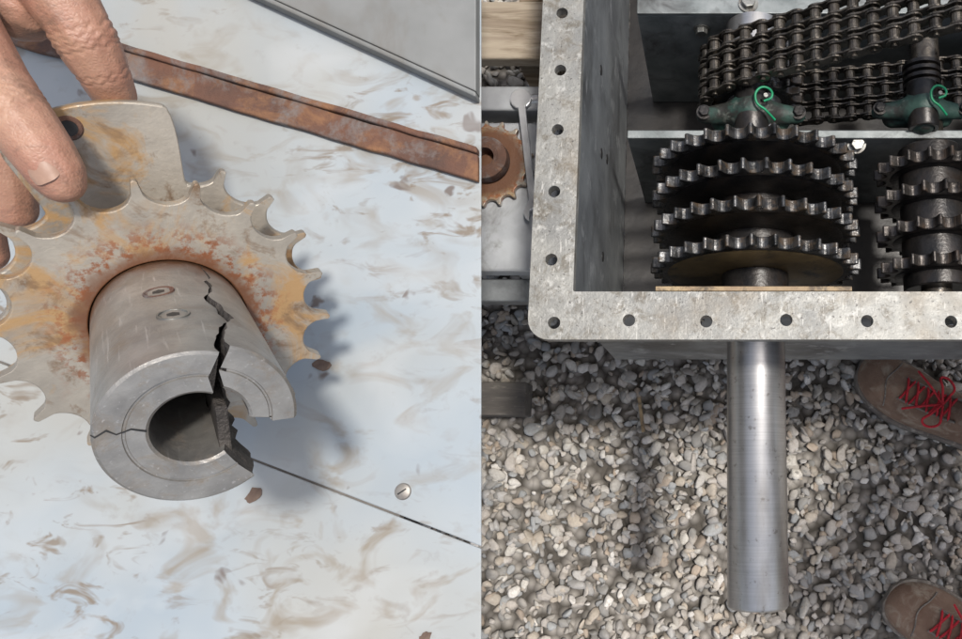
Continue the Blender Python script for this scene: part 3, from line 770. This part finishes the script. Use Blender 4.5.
A1=shoe((.238,.184,0),(.486,.060,0),'_a',-1)
A2=shoe((.272,-.192,0),(.489,-.3385,0),'_b',1)
Z=lambda x,y,z:Vector((x,y,z))
hipL=Z(.60,.0,.90); hipR=Z(.60,-.17,.90)
blob('socks',[[(A1+Z(0,0,.08),.036),(A1+Z(.005,0,.15),.036),(A1+Z(.01,0,.24),.045)],[(A2+Z(0,0,.08),.036),(A2+Z(.005,0,.15),.036),(A2+Z(.01,0,.24),.045)]],.004,M['sock'],pe)
K1=Z(.50,.08,.50);K2=Z(.52,-.28,.50)
blob('lower_legs',[[(A1+Z(.01,0,.22),.043),(A1+Z(.02,-.01,.33),.056),(K1,.052),(K1+Z(0,0,.08),.06)],[(A2+Z(.01,0,.22),.043),(A2+Z(.02,0,.33),.056),(K2,.052),(K2+Z(0,0,.08),.06)]],.006,M['skin'],pe)
blob('shorts',[[(K1+Z(.005,0,.04),.076),(hipL,.095)],[(K2+Z(.005,0,.04),.076),(hipR,.095)],[(hipL,.1),(hipR,.1)],[(Z(.62,-.03,.96),.10),(Z(.62,-.14,.96),.10)]],.008,M['denim'],pe)
blob('shirt',[[(Z(.62,-.03,.98),.10),(Z(.64,-.0,1.15),.095),(Z(.66,.03,1.32),.085)],[(Z(.62,-.14,.98),.10),(Z(.64,-.17,1.15),.095),(Z(.66,-.2,1.32),.085)],[(Z(.66,.05,1.37),.06),(Z(.66,-.22,1.37),.06)],
   [(Z(.64,-.02,1.2),.11),(Z(.64,-.15,1.2),.11)],[(Z(.66,.09,1.37),.055),(Z(.66,.13,1.20),.05)],[(Z(.66,-.26,1.37),.055),(Z(.66,-.31,1.20),.05)]],.008,M['shirt'],pe)
def arm(y0,y1):
    ch=[[(Z(.66,y0,1.24),.042),(Z(.67,y1,1.08),.038),(Z(.64,y1,.85),.027),(Z(.63,y1,.80),.026)],[(Z(.63,y1-.012,.79),.02),(Z(.625,y1-.02,.72),.018)],[(Z(.63,y1+.012,.79),.02),(Z(.625,y1+.02,.72),.018)]]
    for i,l in enumerate((.075,.085,.08,.06)):
        yy=y1+(i-1.5)*.019; xo=.622
        ch.append([(Z(xo,yy,.72),.010),(Z(xo-.006,yy,.72-l*.45),.009),(Z(xo-.022,yy,.72-l*.9),.0075)])
    ch.append([(Z(.615,y1,.775),.014),(Z(.59,y1,.74),.0115),(Z(.58,y1,.71),.009)])
    return ch
blob('arms',arm(.13,.15)+arm(-.31,-.33),.004,M['skin'],pe,3)
hc=Z(.63,-.085,1.575)
blob('head',[[(Z(.665,-.085,1.36),.055),(Z(.655,-.085,1.48),.052)],[(hc,.085),(hc+Z(.03,0,.045),.088)],[(hc+Z(-.02,0,-.05),.06),(hc+Z(-.035,0,-.075),.04)],
  [(hc+Z(-.085,0,.01),.010),(hc+Z(-.105,0,-.022),.013)],[(hc+Z(.01,.086,0),.014),(hc+Z(.015,.088,-.03),.010)],[(hc+Z(.01,-.086,0),.014),(hc+Z(.015,-.088,-.03),.010)],[(hc+Z(-.082,-.02,-.052),.007),(hc+Z(-.082,.02,-.052),.007)]],.005,M['skin'],pe,3)
blob('hair',[[(hc+Z(.0,0,.075),.082),(hc+Z(.05,0,.05),.084),(hc+Z(.06,0,-.02),.065)]],.006,M['hair'],pe,3)
for sg in (-1,1):
    lathe('eye',[(0,.004),(.006,.003),(.010,0)],M['black'],pe,frame(hc+Z(-.080,sg*.03,.012),(-1,0,0),(0,1,0)),16)
# ================= LIGHT / CAMERA =================
sd=Vector((-.30,-.06,-1)).normalized()
su=bpy.data.lights.new('sun','SUN'); su.energy=3.3; su.angle=R(5); su.color=(1,.955,.89)
so=bpy.data.objects.new('sun',su); so.rotation_euler=sd.to_track_quat('-Z','Y').to_euler(); so.location=(1,1,3); scene.collection.objects.link(so)
w_=bpy.data.worlds.new('World'); scene.world=w_; w_.use_nodes=True; nt=w_.node_tree
sk=nt.nodes.new('ShaderNodeTexSky'); sk.sky_type='NISHITA'; sk.sun_disc=False
sk.sun_elevation=math.asin(-sd.z); sk.sun_rotation=math.atan2(-sd.x,-sd.y)
sk.dust_density=3.5
hs=nt.nodes.new('ShaderNodeHueSaturation'); hs.inputs['Saturation'].default_value=.6; hs.inputs['Value'].default_value=1.15
nt.links.new(sk.outputs[0],hs.inputs['Color']); nt.links.new(hs.outputs[0],nt.nodes['Background'].inputs[0]); nt.nodes['Background'].inputs[1].default_value=.15
cam=bpy.data.cameras.new('camera'); cam.sensor_width=36; cam.lens=F/962*36; cam.shift_x=-240/962; cam.clip_start=.01; cam.clip_end=500
co=bpy.data.objects.new('camera',cam); co.location=(0,0,H); co.rotation_euler=(TH,0,0); scene.collection.objects.link(co); scene.camera=co
scene.view_settings.view_transform='Standard'; scene.view_settings.look='None'; scene.view_settings.exposure=0
